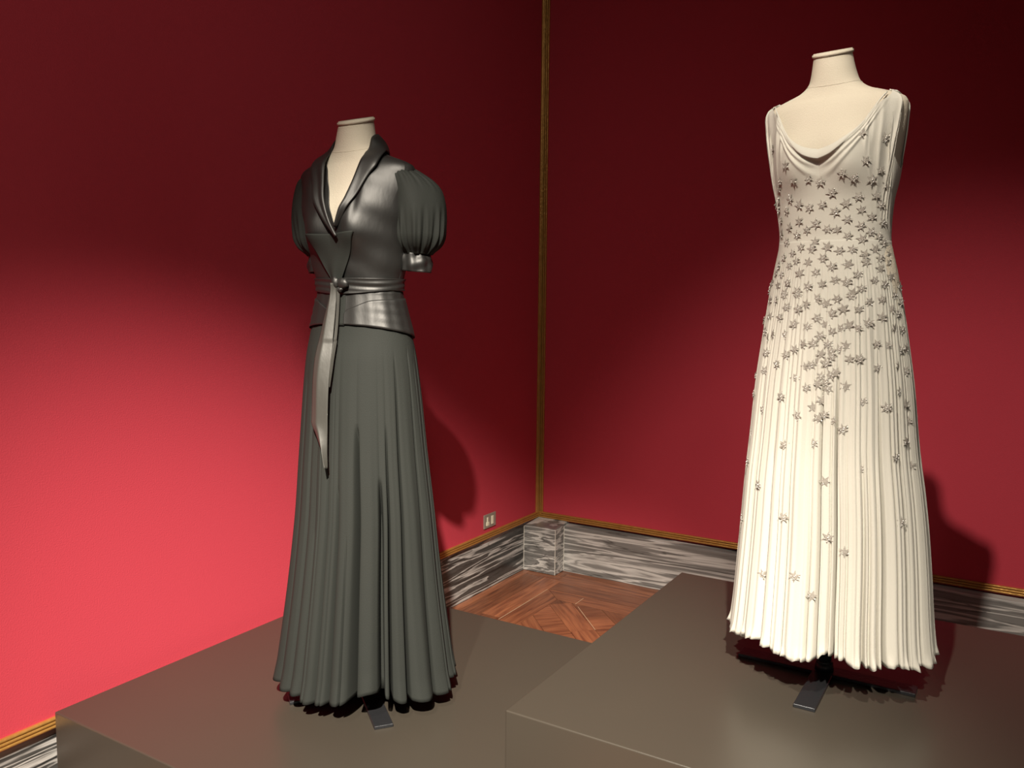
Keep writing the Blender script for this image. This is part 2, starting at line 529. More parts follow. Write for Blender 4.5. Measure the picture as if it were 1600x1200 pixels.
def mannequin(who, loc, rz, stand_rot, label):
    root = thing('mannequin', label, 'mannequin', loc)
    # torso
    zs = np.concatenate([np.linspace(.74, 1.42, 60), np.linspace(1.425, 1.575, 60)])
    ph = np.linspace(0, 2 * np.pi, 96, endpoint=False)
    Z, PH = np.meshgrid(zs, ph, indexing='ij')
    X = BA(Z) * np.sin(PH); Y = -BB(Z) * np.cos(PH)
    Y = Y - np.where(np.cos(PH) > 0, bust(X, Z, .026 if who == 1 else .019) * (1 - (np.sin(PH)) ** 4), 0)
    P = lean(np.stack([X, Y, Z], -1), who)
    v = P.reshape(-1, 3).tolist(); f = grid_faces(len(zs), 96, True)
    f.append(tuple(range(95, -1, -1))); f.append(tuple(range(len(v) - 96, len(v))))
    tr = link_mesh('torso', v, f, M_linen, root); tr.rotation_euler = (0, 0, rz)
    # neck cap
    bm = bmesh.new(); add_cyl(bm, (0, 0, 1.575), (0, 0, 1.588), .0500, .0500, 64)
    bmesh.ops.bevel(bm, geom=[e for e in bm.edges if abs(e.verts[0].co.z - e.verts[1].co.z) < 1e-5], offset=.003, segments=2, affect='EDGES')
    for v in bm.verts: v.co = Vector(lean(np.array(v.co), who))
    cp = link_bm('neck_cap', bm, M_linen, root, True); cp.rotation_euler = (0, 0, rz)
    # seams: centre front line and neck-base line, slightly raised
    def seam(pts, rad, nm):
        pts = [Vector(p) for p in lean(np.array(pts), who)]; v = []
        for k, p in enumerate(pts):
            d = (pts[min(k + 1, len(pts) - 1)] - pts[max(k - 1, 0)]).normalized()
            n1 = d.orthogonal().normalized() if abs(d.z) > .7 else d.cross(Vector((0, 0, 1))).normalized(); n2 = d.cross(n1)
            for a in range(6): v.append(p + (n1 * math.cos(a * 1.0472) + n2 * math.sin(a * 1.0472)) * rad)
        o = link_mesh(nm, v, grid_faces(len(pts), 6, True), M_linen, root); o.rotation_euler = (0, 0, rz)
    seam([(0, float(yfront(0., z, 0., BA, BB, .026 if who == 1 else .019)) + .0002, z) for z in np.linspace(1.20, 1.50, 30)], .0007, 'centre_seam')
    pp = []
    for a in np.linspace(-2.2, 2.2, 40):
        z = 1.505 - .012 * math.cos(a) ** 2 * (1 if abs(a) < 1.57 else 0)
        pp.append((float(BA(z)) * math.sin(a), -float(BB(z)) * math.cos(a), z))
    seam(pp, .0008, 'neck_seam')
    # pole and T base
    bm = bmesh.new(); add_cyl(bm, (0, 0, .009), (0, 0, .75), .0165, .0165, 32)
    link_bm('pole', bm, M_poleblack, root, True)
    bm = bmesh.new(); add_cyl(bm, (0, 0, .008), (0, 0, .030), .0235, .021, 32)
    add_cyl(bm, (0, 0, .030), (0, 0, .034), .021, .018, 32)
    link_bm('pole_collar', bm, M_poleblack, root, True)
    R = Matrix.Rotation(stand_rot, 3, 'Z')
    bm = bmesh.new(); add_box(bm, (-.216, -.026, 0), (.216, .026, .009), .0012, 1, rot=R); link_bm('foot_bar', bm, M_steel, root)
    bm = bmesh.new(); add_box(bm, (-.025, -.235, .0), (.025, -.0265, .009), .0012, 1, rot=R); link_bm('foot_bar', bm, M_steel, root)
    return root


M1 = (.672, -2.172, H1); M2 = (1.825, -1.715, H2)
RZ1, RZ2 = math.radians(4), math.radians(-7)
mannequin(1, M1, RZ1, math.radians(52.3), 'cream linen dressmaker mannequin under the black gown on the lower plinth')
mannequin(2, M2, RZ2, 0.0, 'cream linen mannequin with bare shoulders under the cream star gown')


# ------------------------------------------------------------------ fold machinery
def folds(PHd, Z, valleys, ztop_fade, zbot):
    """valleys: (phi, start z, depth at hem, sigma deg). returns inward displacement"""
    D = np.zeros_like(PHd)
    for (p, zs, dep, sg) in valleys:
        d = np.abs((PHd - p + 180) % 360 - 180)
        grow = np.clip((zs - Z) / (zs - zbot), 0, 1) ** .8
        pw = 2.0
        D = np.maximum(D, dep * grow * np.exp(-(d / sg) ** pw))
    return D


def domes(PHd, vals):
    vs = np.sort(np.array(vals) % 360); p = PHd % 360
    i = np.searchsorted(vs, p); lo = np.where(i == 0, vs[-1] - 360, vs[(i - 1) % len(vs)]); hi = np.where(i >= len(vs), vs[0] + 360, vs[i % len(vs)])
    u = (p - lo) / np.maximum(hi - lo, .1); wd = hi - lo
    return (1 - np.abs(2 * u - 1) ** 2.2), wd, i


def surf_patch(name, top, zb, A, B, e, m, parent, who, nt=70, ns=241, back=False, kb=.026, disp=None, thick=0.0015):
    """bodice patch: top = list of (s, x, z); columns fan from waist to the top curve"""
    s = np.linspace(-1, 1, ns)
    ts = np.array([p[0] for p in top]); tx = pchip(ts, [p[1] for p in top])(s); tz = pchip(ts, [p[2] for p in top])(s)
    xi0 = np.sin(s * np.pi / 2)
    px = [1.0 * np.sign(p[0]) if abs(p[0]) == 1 else float(np.clip(p[1] / (A(p[2]) + e), -1, 1)) for p in top]
    xi1 = pchip(ts, px)(s)
    t = np.linspace(0, 1, nt)[:, None]
    zbs = zb(s) if callable(zb) else np.full_like(s, zb)
    Z = zbs[None] + (tz - zbs)[None] * t
    xi = xi0[None] + (xi1 - xi0)[None] * t ** 1.1
    a = A(Z) + e
    X = xi * a
    Y = yback(X, Z, e, A, B) if back else yfront(X, Z, e, A, B, kb)
    if disp is not None:
        d = disp(s[None] + 0 * t, t + 0 * s[None], X, Z)
        nx = X / a ** 2; ny = Y / (B(Z) + e) ** 2; l = np.sqrt(nx ** 2 + ny ** 2) + 1e-6
        X = X + d * nx / l; Y = Y + d * ny / l
    P = lean(np.stack([X, Y, Z], -1), who)
    return grid_obj(name, P, m, parent, False, thick if who == 1 else 0, flip=back), P


def smooth_poly(pts, n):
    pts = np.array(pts, float); d = np.r_[0, np.cumsum(np.linalg.norm(np.diff(pts, axis=0), axis=1) + 1e-9)]
    t = np.linspace(0, d[-1], n)
    return np.stack([pchip(d, pts[:, k])(t) for k in range(pts.shape[1])], -1)


def ribbon(name, inner, outer, m, parent, bulge=.008, n=60, k=9, thick=.0018, rolls=None):
    I = smooth_poly(inner, n); O = smooth_poly(outer, n)
    P = np.zeros((n, k, 3))
    for j in range(k):
        u = j / (k - 1)
        P[:, j] = I * (1 - u) + O * u
        cen = P[:, j].copy(); cen[:, 2] = 0
        nrm = cen / (np.linalg.norm(cen, axis=1, keepdims=True) + 1e-9)
        amt = bulge * math.sin(math.pi * u) ** .8
        P[:, j] += nrm * amt
        if rolls is not None: P[:, j] += nrm * rolls(np.linspace(0, 1, n), u)[:, None]
    return grid_obj(name, P, m, parent, False, thick)


# ------------------------------------------------------------------ black gown
def black_gown():
    root = thing('evening_gown', 'black floor-length gown with puffed sleeves, satin wrap bodice and long sash', 'gown', M1, RZ1)
    who = 1
    GT = [(.03, .246, .226), (.343, .212, .182), (.493, .200, .164), (.683, .186, .147), (.945, .165, .121), (1.02, .152, .104), (1.08, .136, .093), (1.139, .124, .0855),
          (1.2, .137, .095), (1.27, .149, .106), (1.33, .161, .107), (1.40, .174, .092), (1.44, .178, .080), (1.455, .172, .073), (1.467, .152, .066), (1.478, .122, .062),
          (1.487, .095, .060), (1.5, .074, .058), (1.512, .064, .057), (1.54, .0555, .054), (1.575, .0485, .051)]
    A = pchip([t[0] for t in GT], [t[1] for t in GT]); B = pchip([t[0] for t in GT], [t[2] for t in GT])
    # ---- skirt
    vr = 37.5
    vis = [(-60, .95, .045, 1.0), (-38, .66, .06, .9), (-28.6, .62, .05, .8), (-12, .78, .15, 1.5), (8, .64, .14, 1.3), (15, .78, .05, .7),
           (27, .96, .05, .8), (47, .98, .05, .8), (67, .98, .045, 1.0), (82, .98, .03, 1.2), (-50, .5, .02, .8), (-75, .9, .03, 1.2)]
    minor = [(57, .95, .022, .6), (-20, .5, .016, .6), (-45, .8, .010, .6), (73, .9, .014, .7), (-33, .9, .008, .5)]
    vals = [((a + vr), zs, d, sg) for a, zs, d, sg in vis]
    p = vr + 96
    while p < vr + 360 - 86:
        vals.append((p, random.uniform(.6, .98), random.uniform(.03, .06), random.uniform(.8, 1.3))); p += random.uniform(12, 22)
    nph, nz = 1800, 100
    ph = np.linspace(0, 2 * np.pi, nph, endpoint=False); tt = np.linspace(0, 1, nz)
    T_, PH = np.meshgrid(tt, ph, indexing='ij'); PD = np.degrees(PH)
    ztop = 1.047 - .028 * (1 - np.cos(PH)) * .9
    dm, wd, idx = domes(PD, [v[0] for v in vals])
    rj = rng.uniform(-1, 1, 60)
    al = (PD - vr + 180) % 360 - 180
    lift = .010 + .030 * np.exp(-((al - 0) / 13.) ** 2) - .012 * np.exp(-((al - 42) / 22.) ** 2) - .004 * np.exp(-((al + 35) / 15.) ** 2)
    zhem = .052 + lift + .004 * rj[idx % 60] - .004 * dm
    Z = zhem + (ztop - zhem) * T_
    dn = np.clip((1.0 - Z) / .95, 0, 1)
    a = A(Z); b = B(Z)
    sq = 1 - .13 * dn * np.exp(-((al - 5) / 30.) ** 2)
    D = folds(PD, Z, vals, 1., .05) + folds(PD, Z, [((a + vr), zs, d, sg) for a, zs, d, sg in minor], 1., .05)
    bulge = (dm * np.minimum(wd, 22) / 22 * .023) * dn ** 1.1
    fine = .0013 * np.sin(PD * .31 + 3 * np.sin(PD * .05) + Z * 3) * dn + .0005 * np.sin(PD * .9 + 2 * np.sin(PD * .11) + Z * 2) * np.clip(dn * 2, 0, 1)
    R = bulge - D + fine + .004 * np.clip(1 - T_ * 18, 0, 1) * dm
    PHs = PH + .35 * D / .22
    X = (a * sq + R) * np.sin(PHs); Y = -(b * sq + R) * np.cos(PHs)
    P = lean(np.stack([X, Y, Z], -1), who)
    sk = grid_obj('skirt', P, M_chiffon, root, True, .0012)
    # inner underskirt (darkness under the hem)
    ph2 = np.linspace(0, 2 * np.pi, 240, endpoint=False); z2 = np.linspace(.075, 1.02, 30)
    ZZ, PP = np.meshgrid(z2, ph2, indexing='ij')
    rr = .86 - .10 * (1 - (ZZ - .075) / .945)
    P2 = np.stack([(A(ZZ) * rr + .004 * np.sin(PP * 22)) * np.sin(PP), -(B(ZZ) * rr * .9 + .004 * np.sin(PP * 22)) * np.cos(PP), ZZ], -1)
    grid_obj('underskirt', lean(P2, who), M_chiffon, root, True, .001)
    # ---- hip yoke (satin): lower layer and upper waistband layer overlapping
    def polar(name, zlo, zhi, e, m, p0=-180, p1=180, n=240, nz=14, wr=None, thick=.0015, dz=None):
        full = (p1 - p0) >= 359.9
        pd = np.linspace(p0, p1, n, endpoint=not full); t = np.linspace(0, 1, nz)
        T2, PD2 = np.meshgrid(t, pd, indexing='ij'); lo = zlo(PD2) if callable(zlo) else zlo; hi = zhi(PD2) if callable(zhi) else zhi
        Z2 = lo + (hi - lo) * T2; Pr = np.radians(PD2)
        ee = e + (wr(PD2, Z2) if wr else 0)
        Q = np.stack([(A(Z2) + ee) * np.sin(Pr), -(B(Z2) + ee) * np.cos(Pr), Z2], -1)
        return grid_obj(name, lean(Q, who), m, root, full, thick)
    zt = lambda p: 1.047 - .0252 * (1 - np.cos(np.radians(p)))
    wr1 = lambda p, z: .0012 * np.sin(z * 260 + np.radians(p) * 3) * np.exp(-((np.abs(p) - 75) / 22) ** 2) + .0006 * np.sin(p * .35)
    ystep = pchip([9, 12, 18, 43, 76, 120, 180], [1.070, 1.080, 1.086, 1.106, 1.110, 1.112, 1.112])
    polar('yoke', lambda p: zt(p) - .004, lambda p: ystep(p) * 1.0, .0065, M_satin, 9, 180, wr=wr1)
    polar('yoke', lambda p: zt(p) - .004, lambda p: ystep(-p) * 1.0, .0065, M_satin, -180, -12, wr=wr1)
    polar('waistband', lambda p: zt(p) + .001, 1.13, .0035, M_satin, -180, 180, wr=wr1)
    # front placket strip between the two yoke flaps
    polar('placket', 1.04, 1.13, .0052, M_chiffon, -8, 10, n=20)
    # skirt front seam
    # ---- belt
    wrb = lambda p, z: .0007 * np.sin(z * 420 + np.sin(np.radians(p) * 2) * 3) + .0007 * np.sin(z * 190 + p * .05)
    polar('sash_belt', lambda p: 1.120 + .012 * np.clip(np.abs(p) / 70, 0, 1), 1.163, .0085, M_satin, -180, 180, wr=wrb, nz=26, n=300)
    # ---- bodice
    e = .004
    half = [(.52, .2, 1.508), (.62, .2, 1.488), (.72, .2, 1.470), (.80, .2, 1.458), (.87, .2, 1.42), (.93, .2, 1.35), (1, .2, 1.285)]
    mir = [(-a_, -b_, c_) for a_, b_, c_ in half[::-1]]
    front = mir + [(-.42, -.050, 1.490), (-.32, -.036, 1.445), (-.22, -.020, 1.40), (-.12, -.006, 1.35), (.0, .014, 1.300), (.10, .030, 1.33), (.20, .050, 1.375), (.30, .062, 1.42), (.41, .068, 1.47)] + half

    def dsp(s, t, X, Z):
        # soft drag lines from the shoulder to the bust, gathers under the shoulder seam
        g = np.exp(-((np.abs(s) - .40) / .10) ** 2)
        d = .0035 * g * np.sin(np.abs(s) * 46 + t * 2) * sm(t, .45, .9)
        d += .0022 * np.sin((np.abs(X) * 38 + Z * 30)) * sm(Z, 1.27, 1.34) * np.exp(-((np.abs(X) - .11) / .05) ** 2)
        return d + .0008 * np.sin(Z * 90 + X * 50)
    surf_patch('bodice', front, 1.155, A, B, e, M_satin, root, who, disp=dsp)
    backc = mir + [(-.3, -.04, 1.512), (0, 0, 1.512), (.3, .04, 1.512)] + half
    surf_patch('bodice_back', backc, 1.155, A, B, e, M_satin, root, who, back=True, nt=40, ns=121)

    def sp(x, z, off):  # point in front of the body surface
        y = float(yfront(np.array(x), np.array(z), e, A, B)) - off
        return (x + float(LEAN[who](z)), y, z)
    # midriff front panel (matte triangle)
    n1 = 36; P = np.zeros((n1, 41, 3))
    for i in range(n1):
        t = i / (n1 - 1); z = 1.279 - (1.279 - 1.146) * t
        xl = -.083 + (.083 - .010) * t; xr = .080 - (.080 - .012) * t
        for j in range(41):
            u = j / 40; x = xl + (xr - xl) * u; zz = z + .004 * (u - .3) * (1 - t) - .004 * math.sin(math.pi * u) * (1 - t)
            P[i, j] = sp(x, zz, .006 + .0035 * math.sin(u * 9 + t * 5) * t + .004 * t)
    grid_obj('midriff_panel', P, M_chiffon, root, False, .0015, flip=True)
    # collar lapels
    def back_pt(x, y, z): return (x + float(LEAN[who](z)), y, z)
    inr = [sp(.020, 1.296, .007), sp(.034, 1.335, .008), sp(.050, 1.37, .010), sp(.064, 1.42, .012), sp(.070, 1.465, .013), back_pt(.068, -.036, 1.502), back_pt(.062, -.012, 1.535), back_pt(.056, .020, 1.548), back_pt(.034, .052, 1.553), back_pt(0, .064, 1.555)]
    our = [sp(.028, 1.290, .005), sp(.056, 1.335, .006), sp(.080, 1.38, .007), sp(.100, 1.425, .008), sp(.116, 1.455, .009), back_pt(.112, -.030, 1.488), back_pt(.100, .0, 1.498), back_pt(.086, .035, 1.495), back_pt(.052, .074, 1.492), back_pt(0, .088, 1.488)]
    rl = lambda t, u: .003 * np.sin(t * 7 + u * 5)
    ribbon('collar', inr, our, M_satin, root, bulge=.006, rolls=rl)
    inl = [sp(.036, 1.268, .014), sp(.013, 1.305, .014), sp(-.008, 1.36, .014), sp(-.022, 1.415, .014), sp(-.036, 1.465, .014), back_pt(-.054, -.036, 1.502), back_pt(-.060, -.012, 1.535), back_pt(-.056, .020, 1.548), back_pt(-.034, .052, 1.553), back_pt(0, .064, 1.555)]
    oul = [sp(.026, 1.268, .009), sp(-.012, 1.31, .009), sp(-.045, 1.355, .009), sp(-.072, 1.41, .009), sp(-.093, 1.452, .010), back_pt(-.104, -.030, 1.488), back_pt(-.100, .0, 1.498), back_pt(-.086, .035, 1.495), back_pt(-.052, .074, 1.492), back_pt(0, .088, 1.488)]
    rl2 = lambda t, u: .004 * np.sin(u * 9 + 1) * np.sin(np.pi * np.clip(t * 1.6, 0, 1))
    ribbon('collar', inl, oul, M_satin, root, bulge=.007, rolls=rl2)
    # ---- sash knot and tails
    bm = bmesh.new()
    def blob(c, r, sq):
        mt = Matrix.Translation(c) @ Matrix.Diagonal((*sq, 1))
        bmesh.ops.create_icosphere(bm, subdivisions=3, radius=r, matrix=mt)
    kx, ky, kz = sp(.004, 1.147, .018)
    blob((kx, ky, kz + .004), .012, (1.0, .8, 1.35)); blob((kx + .020, ky + .004, kz + .002), .014, (1.35, .7, 1.0)); blob((kx - .013, ky + .003, kz - .004), .009, (1.0, .8, 1.1)); blob((kx + .014, ky + .002, kz - .014), .008, (1.1, .8, .9))
    for v in bm.verts:
        v.co += Vector((math.sin(v.co.z * 700), 0, math.sin(v.co.x * 600))) * .0009
    link_bm('sash_knot', bm, M_satin, root, True)

    def tail(rows, name, off, crease):
        n = 90; R_ = smooth_poly([(z, l, r) for z, l, r in rows], n); P = np.zeros((n, 17, 3))
        for i in range(n):
            z, l, r = R_[i]
            for j in range(17):
                u = j / 16; x = l + (r - l) * u
                y = -(float(B(z)) + off) - crease * (1 - abs(2 * u - .9)) + .002 * math.sin(z * 25 + u * 2)
                if z > 1.0: y = -(float(B(z)) + off) - crease * (1 - abs(2 * u - .9))
                P[i, j] = (x + float(LEAN[who](z)), y, z - .0)
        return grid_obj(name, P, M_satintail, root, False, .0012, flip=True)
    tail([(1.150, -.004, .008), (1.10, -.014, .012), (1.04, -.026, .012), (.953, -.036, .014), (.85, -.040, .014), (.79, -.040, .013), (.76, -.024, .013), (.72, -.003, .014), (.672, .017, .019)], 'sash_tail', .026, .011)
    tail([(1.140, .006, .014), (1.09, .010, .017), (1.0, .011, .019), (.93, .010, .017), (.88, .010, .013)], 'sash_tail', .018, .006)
    # ---- puffed sleeves
    for sgn in (-1, 1):
        nph, nt = 220, 90
        phs = np.linspace(0, 2 * np.pi, nph, endpoint=False); t = np.linspace(0, 1, nt)
        T2, F = np.meshgrid(t, phs, indexing='ij')
        cxp = pchip([0, .25, .6, 1], [.128, .148, .163, .160]); czp = pchip([0, .3, 1], [1.468, 1.412, 1.228])
        yp = pchip([0, .4, 1], [.012, .038, .044])
        rad = pchip([0, .06, .2, .4, .6, .78, .9, 1], [.008, .044, .069, .079, .081, .076, .060, .041])
        r = rad(T2)
        g = np.sin(F * 17 + 2 * np.sin(F * 3)) * .5 + np.sin(F * 29 + sgn) * .3
        amp = .0095 * sm(T2, .50, .88) * (1 - .55 * sm(T2, .9, 1)) + .0030 * (1 - sm(T2, .1, .45))
        r = r + amp * g + .003 * np.sin(F * 5 + 1.3) * np.sin(np.pi * T2)
        X = cxp(T2) + r * np.cos(F) * (1 - .20 * (np.cos(F) < 0)); Yv = yp(T2) + r * np.sin(F) * 1.0
        Zv = czp(T2) + .012 * np.cos(F) * (1 - T2) * 0 - .010 * sm(T2, .6, .85) * (1 - sm(T2, .85, 1)) + r * .28 * (-np.cos(F)) * (1 - sm(T2, 0, .5))
        P = np.stack([sgn * X - .016, Yv, Zv], -1)
        grid_obj('sleeve', P, M_chiffon, root, True, .001, flip=(sgn > 0))
        # cuff
        t = np.linspace(0, 1, 14); T2, F = np.meshgrid(t, phs, indexing='ij')
        r = .0425 + .0015 * np.sin(F * 9) + .0015 * np.sin(T2 * 9 + F * 4) - .002 * np.cos(T2 * np.pi * 2)
        P = np.stack([sgn * (.154 + .004 * T2) - .016 + r * np.cos(F), .044 + r * np.sin(F), 1.234 - .050 * T2 - .004 * np.cos(F) * sgn], -1)
        grid_obj('cuff', P, M_satin, root, True, .002, flip=False)
    return root


black_gown()


# ------------------------------------------------------------------ cream gown
def cream_gown():
    root = thing('evening_gown', 'cream chiffon sleeveless gown scattered with silver beaded stars, cowl neckline', 'gown', M2, RZ2)
    who = 2
    GT = [(.09, .236, .226), (.172, .227, .217), (.324, .217, .200), (.491, .204, .184), (.604, .192, .168), (.75, .180, .150), (.855, .167, .135), (.909, .160, .126), (.972, .151, .115),
          (1.029, .1405, .105), (1.078, .131, .097), (1.12, .1275, .0915), (1.19, .1325, .095), (1.257, .145, .104), (1.33, .160, .108), (1.40, .1745, .094), (1.44, .179, .082), (1.455, .173, .074), (1.467, .153, .067),
          (1.478, .123, .062), (1.487, .096, .060), (1.5, .075, .058), (1.575, .05, .052)]
    A = pchip([t[0] for t in GT], [t[1] for t in GT]); B = pchip([t[0] for t in GT], [t[2] for t in GT])
    vr = 17
    vals = [(vr + 1.5, .82, .050, .7), (vr - 9, .80, .045, .7), (vr - 30, .7, .022, .8), (vr - 45, .6, .022, .9), (vr + 33, .85, .03, .9), (vr + 50, .9, .035, .9), (vr + 62, 1.0, .035, .9), (vr + 20, .6, .02, .8)]
    p = vr - 178
    while p < vr + 180:
        vals.append((p, random.uniform(.45, .93), random.uniform(.003, .014), random.uniform(.4, .9))); p += random.choice([random.uniform(5, 8), random.uniform(8, 18)])
    nph, nz = 1620, 110
    ph = np.linspace(0, 2 * np.pi, nph, endpoint=False); tt = np.linspace(0, 1, nz)
    T_, PH = np.meshgrid(tt, ph, indexing='ij'); PD = np.degrees(PH)
    big = [v[0] for v in vals[:8]] + [v[0] for v in vals[8::2]]
    dm, wd, idx = domes(PD, big); rj = rng.uniform(-1, 1, 90)
    al = (PD - vr + 180) % 360 - 180
    zhem = .098 + .030 * np.exp(-((al + 2) / 16.) ** 2) + .018 * np.exp(-((al + 50) / 22.) ** 2) + .010 * np.exp(-((al - 32) / 24.) ** 2) + .006 * rj[idx % 90]
    zhem = zhem - .014 * np.exp(-((al + 12) / 5.) ** 2)
    Z = zhem + (1.104 - zhem) * T_
    dn = np.clip((1.08 - Z) / .98, 0, 1)
    sq = 1 - .13 * dn * np.exp(-((al - 8) / 42.) ** 2)
    D = folds(PD, Z, vals, 1., .1)
    R = dm * np.minimum(wd, 20) / 20 * .014 * dn - D + .0012 * np.sin(PD * 1.3 + 2 * np.sin(PD * .2)) * sm(dn, 0, .3)
    R += .0004 * np.sin(PD * 1.9 + 2 * np.sin(PD * .17)) * sm(1.1 - Z, 0, .12) + .0038
    # lettuce hem
    hb = np.clip(1 - (Z - zhem) / .03, 0, 1) ** 1.5
    R += hb * (.0035 * np.sin(PD * .62) + .0015 * np.sin(PD * 1.3 + 1)) + hb * .002
    Z = Z - hb * (.0025 * np.sin(PD * .6 + 2) + .0012 * np.sin(PD * 1.4))
    PHs = PH + .35 * D / .22
    X = (A(Z) * sq + R) * np.sin(PHs); Y = -(B(Z) * sq + R) * np.cos(PHs)
    P = lean(np.stack([X, Y, Z], -1), who)
    sk = grid_obj('skirt', P, M_cream, root, True, .0010)
    # lining
    ph2 = np.linspace(0, 2 * np.pi, 200, endpoint=False); z2 = np.linspace(.15, 1.05, 24)
    ZZ, PP = np.meshgrid(z2, ph2, indexing='ij')
    P2 = np.stack([(A(ZZ) * .86) * np.sin(PP), -(B(ZZ) * .80) * np.cos(PP), ZZ], -1)
    grid_obj('lining', lean(P2, who), M_cream, root, True, .001)
    e = .004
    front = [(-1, -.150, 1.275), (-.95, -.147, 1.33), (-.90, -.151, 1.40), (-.86, -.153, 1.462), (-.74, -.141, 1.469), (-.62, -.118, 1.425), (-.46, -.092, 1.378), (-.30, -.062, 1.342), (-.14, -.028, 1.318), (0, 0, 1.310),
             (.14, .028, 1.318), (.30, .062, 1.342), (.46, .092, 1.378), (.62, .118, 1.425), (.74, .141, 1.469), (.86, .153, 1.462), (.90, .151, 1.40), (.95, .147, 1.33), (1, .150, 1.275)]

    def dsp(s, t, X, Z):
        sa = np.abs(s)
        d = .0065 * (1 - 2 * np.abs(np.sin(sa * 34 + 1.0 * np.sin(s * 9))) ** .6) * np.exp(-((sa - .78) / .13) ** 2) * sm(t, .25, .7) * (1 - .5 * sm(t, .9, 1))
        d += .0030 * (1 - 2 * np.abs(np.sin(sa * 48)) ** .6) * np.exp(-((sa - .84) / .13) ** 2) * sm(t, .03, .3)
        # drag folds from the strap towards the bust
        for s0, wv in ((.62, .025), (.70, .02), (.54, .03)):
            d += .0040 * np.exp(-((sa - s0) / wv) ** 2) * sm(t, .62, .9) * (1 - .5 * sm(t, .9, 1))
        # cowl folds below the neckline
        zc = pchip([0, .028, .062, .092, .118, .141, .18], [1.310, 1.318, 1.342, 1.378, 1.425, 1.469, 1.54])(np.abs(X))
        q = zc - Z
        for q0, am, wd_ in ((.008, .006, .008), (.030, .0055, .008), (.056, .004, .010)):
            d += am * np.exp(-((q - q0 * (1 - .55 * sm(np.abs(X), 0, .13))) / (wd_ * (1 - .4 * sm(np.abs(X), 0, .13)))) ** 2) * (1 - .75 * sm(np.abs(X), .10, .15)) * (1 if q0 < .01 else sm(np.abs(X), .0, .04) * .8 + .2)
        return (d + .0008) * sm(t, 0, .12)
    bo, Pb = surf_patch('bodice', front, 1.10, A, B, e, M_cream, root, who, nt=110, ns=361, disp=dsp, kb=.022)
    backc = [(-1, -.150, 1.275), (-.95, -.147, 1.33), (-.90, -.151, 1.40), (-.86, -.153, 1.462), (-.74, -.141, 1.469), (-.6, -.11, 1.40), (-.3, -.06, 1.34), (0, 0, 1.32), (.3, .06, 1.34), (.6, .11, 1.40), (.74, .141, 1.469),
             (.86, .153, 1.462), (.90, .151, 1.40), (.95, .147, 1.33), (1, .150, 1.275)]
    bk, Pk = surf_patch('bodice_back', backc, 1.10, A, B, e, M_cream, root, who, back=True, nt=50, ns=181, disp=lambda s, t, X, Z: (.0008 + .002 * np.sin(np.abs(s) * 60) * sm(t, .4, .8)) * sm(t, 0, .12))
    # rolled cowl edge
    ip, op = [], []
    for x in np.linspace(-.138, .138, 41):
        zc = float(pchip([0, .028, .062, .092, .118, .141], [1.310, 1.318, 1.342, 1.378, 1.425, 1.466])(abs(x)))
        k = math.exp(-(x / .075) ** 2)
        y = float(yfront(np.array(x), np.array(zc), e, A, B, .022))
        ip.append((x, y - .003 - .005 * k, zc + .002 + .009 * k)); op.append((x, y - .004 - .011 * k, zc - .003 - .012 * k))
    ribbon('cowl_fold', lean(np.array(ip), 2), lean(np.array(op), 2), M_cream, root, bulge=.002, thick=.0008)
    # shoulder gathers
    for sgn in (-1, 1):
        bm = bmesh.new()
        for k in range(5):
            x = sgn * (.139 + k * .0035)
            add_cyl(bm, (x, -.020, 1.470 - .0010 * k), (x, .020, 1.470 - .0010 * k), .0030, .0030, 10)
        for v in bm.verts: v.co = Vector(lean(np.array(v.co), 2))
        link_bm('shoulder_gather', bm, M_cream, root, True)

    # ---- beaded stars: each an object sharing one mesh
    bm = bmesh.new(); N = 6
    ctr = bm.verts.new((0, 0, .0017)); bot = bm.verts.new((0, 0, -.0006)); ring = []; low = []
    for k in range(2 * N):
        a = math.pi * k / N; r = .0128 * (1 if k % 2 == 0 else .40)
        ring.append(bm.verts.new((r * math.cos(a), r * math.sin(a), .0004 if k % 2 == 0 else .0012)))
    for k in range(2 * N):
        bm.faces.new((ctr, ring[k], ring[(k + 1) % (2 * N)])); bm.faces.new((bot, ring[(k + 1) % (2 * N)], ring[k]))
    sme = bpy.data.meshes.new('beaded_star'); bm.to_mesh(sme)
    nf = len(sme.polygons); bm2 = bmesh.new(); bm2.from_mesh(sme)
    meshes = []
    for variant in range(3):
        b3 = bmesh.new(); b3.from_mesh(sme)
        rr = random.Random(variant)
        cl = [(0, 0, .0020)] if variant else []
        for _ in range(3 + variant * 2):
            a = rr.uniform(0, 6.28); d = rr.uniform(.003, .0095); cl.append((d * math.cos(a), d * math.sin(a), .0014))
        for c in cl:
            nb = len(b3.faces)
            bmesh.ops.create_icosphere(b3, subdivisions=1, radius=rr.uniform(.0009, .0016), matrix=Matrix.Translation(c))
            b3.faces.ensure_lookup_table()
            for f in b3.faces[nb:]: f.material_index = 1
        me = bpy.data.meshes.new('beaded_star'); b3.to_mesh(me); b3.free()
        me.materials.append(M_bead); me.materials.append(M_crystal_glint); meshes.append(me)
    bm.free(); bm2.free()
    # surface lookup
    V, F_ = [], []
    def addgrid(P, wrap, flip=False):
        off = len(V); nr, nc = P.shape[:2]
        V.extend([tuple(p) for p in P.reshape(-1, 3)])
        F_.extend([tuple(i + off for i in f) for f in grid_faces(nr, nc, wrap, flip)])
    addgrid(P, True); addgrid(Pb, False); addgrid(Pk, False, True)
    tree = BVHTree.FromPolygons(V, F_)
    W = Matrix.Translation(M2) @ Matrix.Rotation(RZ2, 4, 'Z'); Wi = W.inverted()
    co = Wi @ CAM
    pts = []
    def Q(lst, ox, oy, s):
        for (x, y) in lst: pts.append((ox + x / s, oy + y / s))
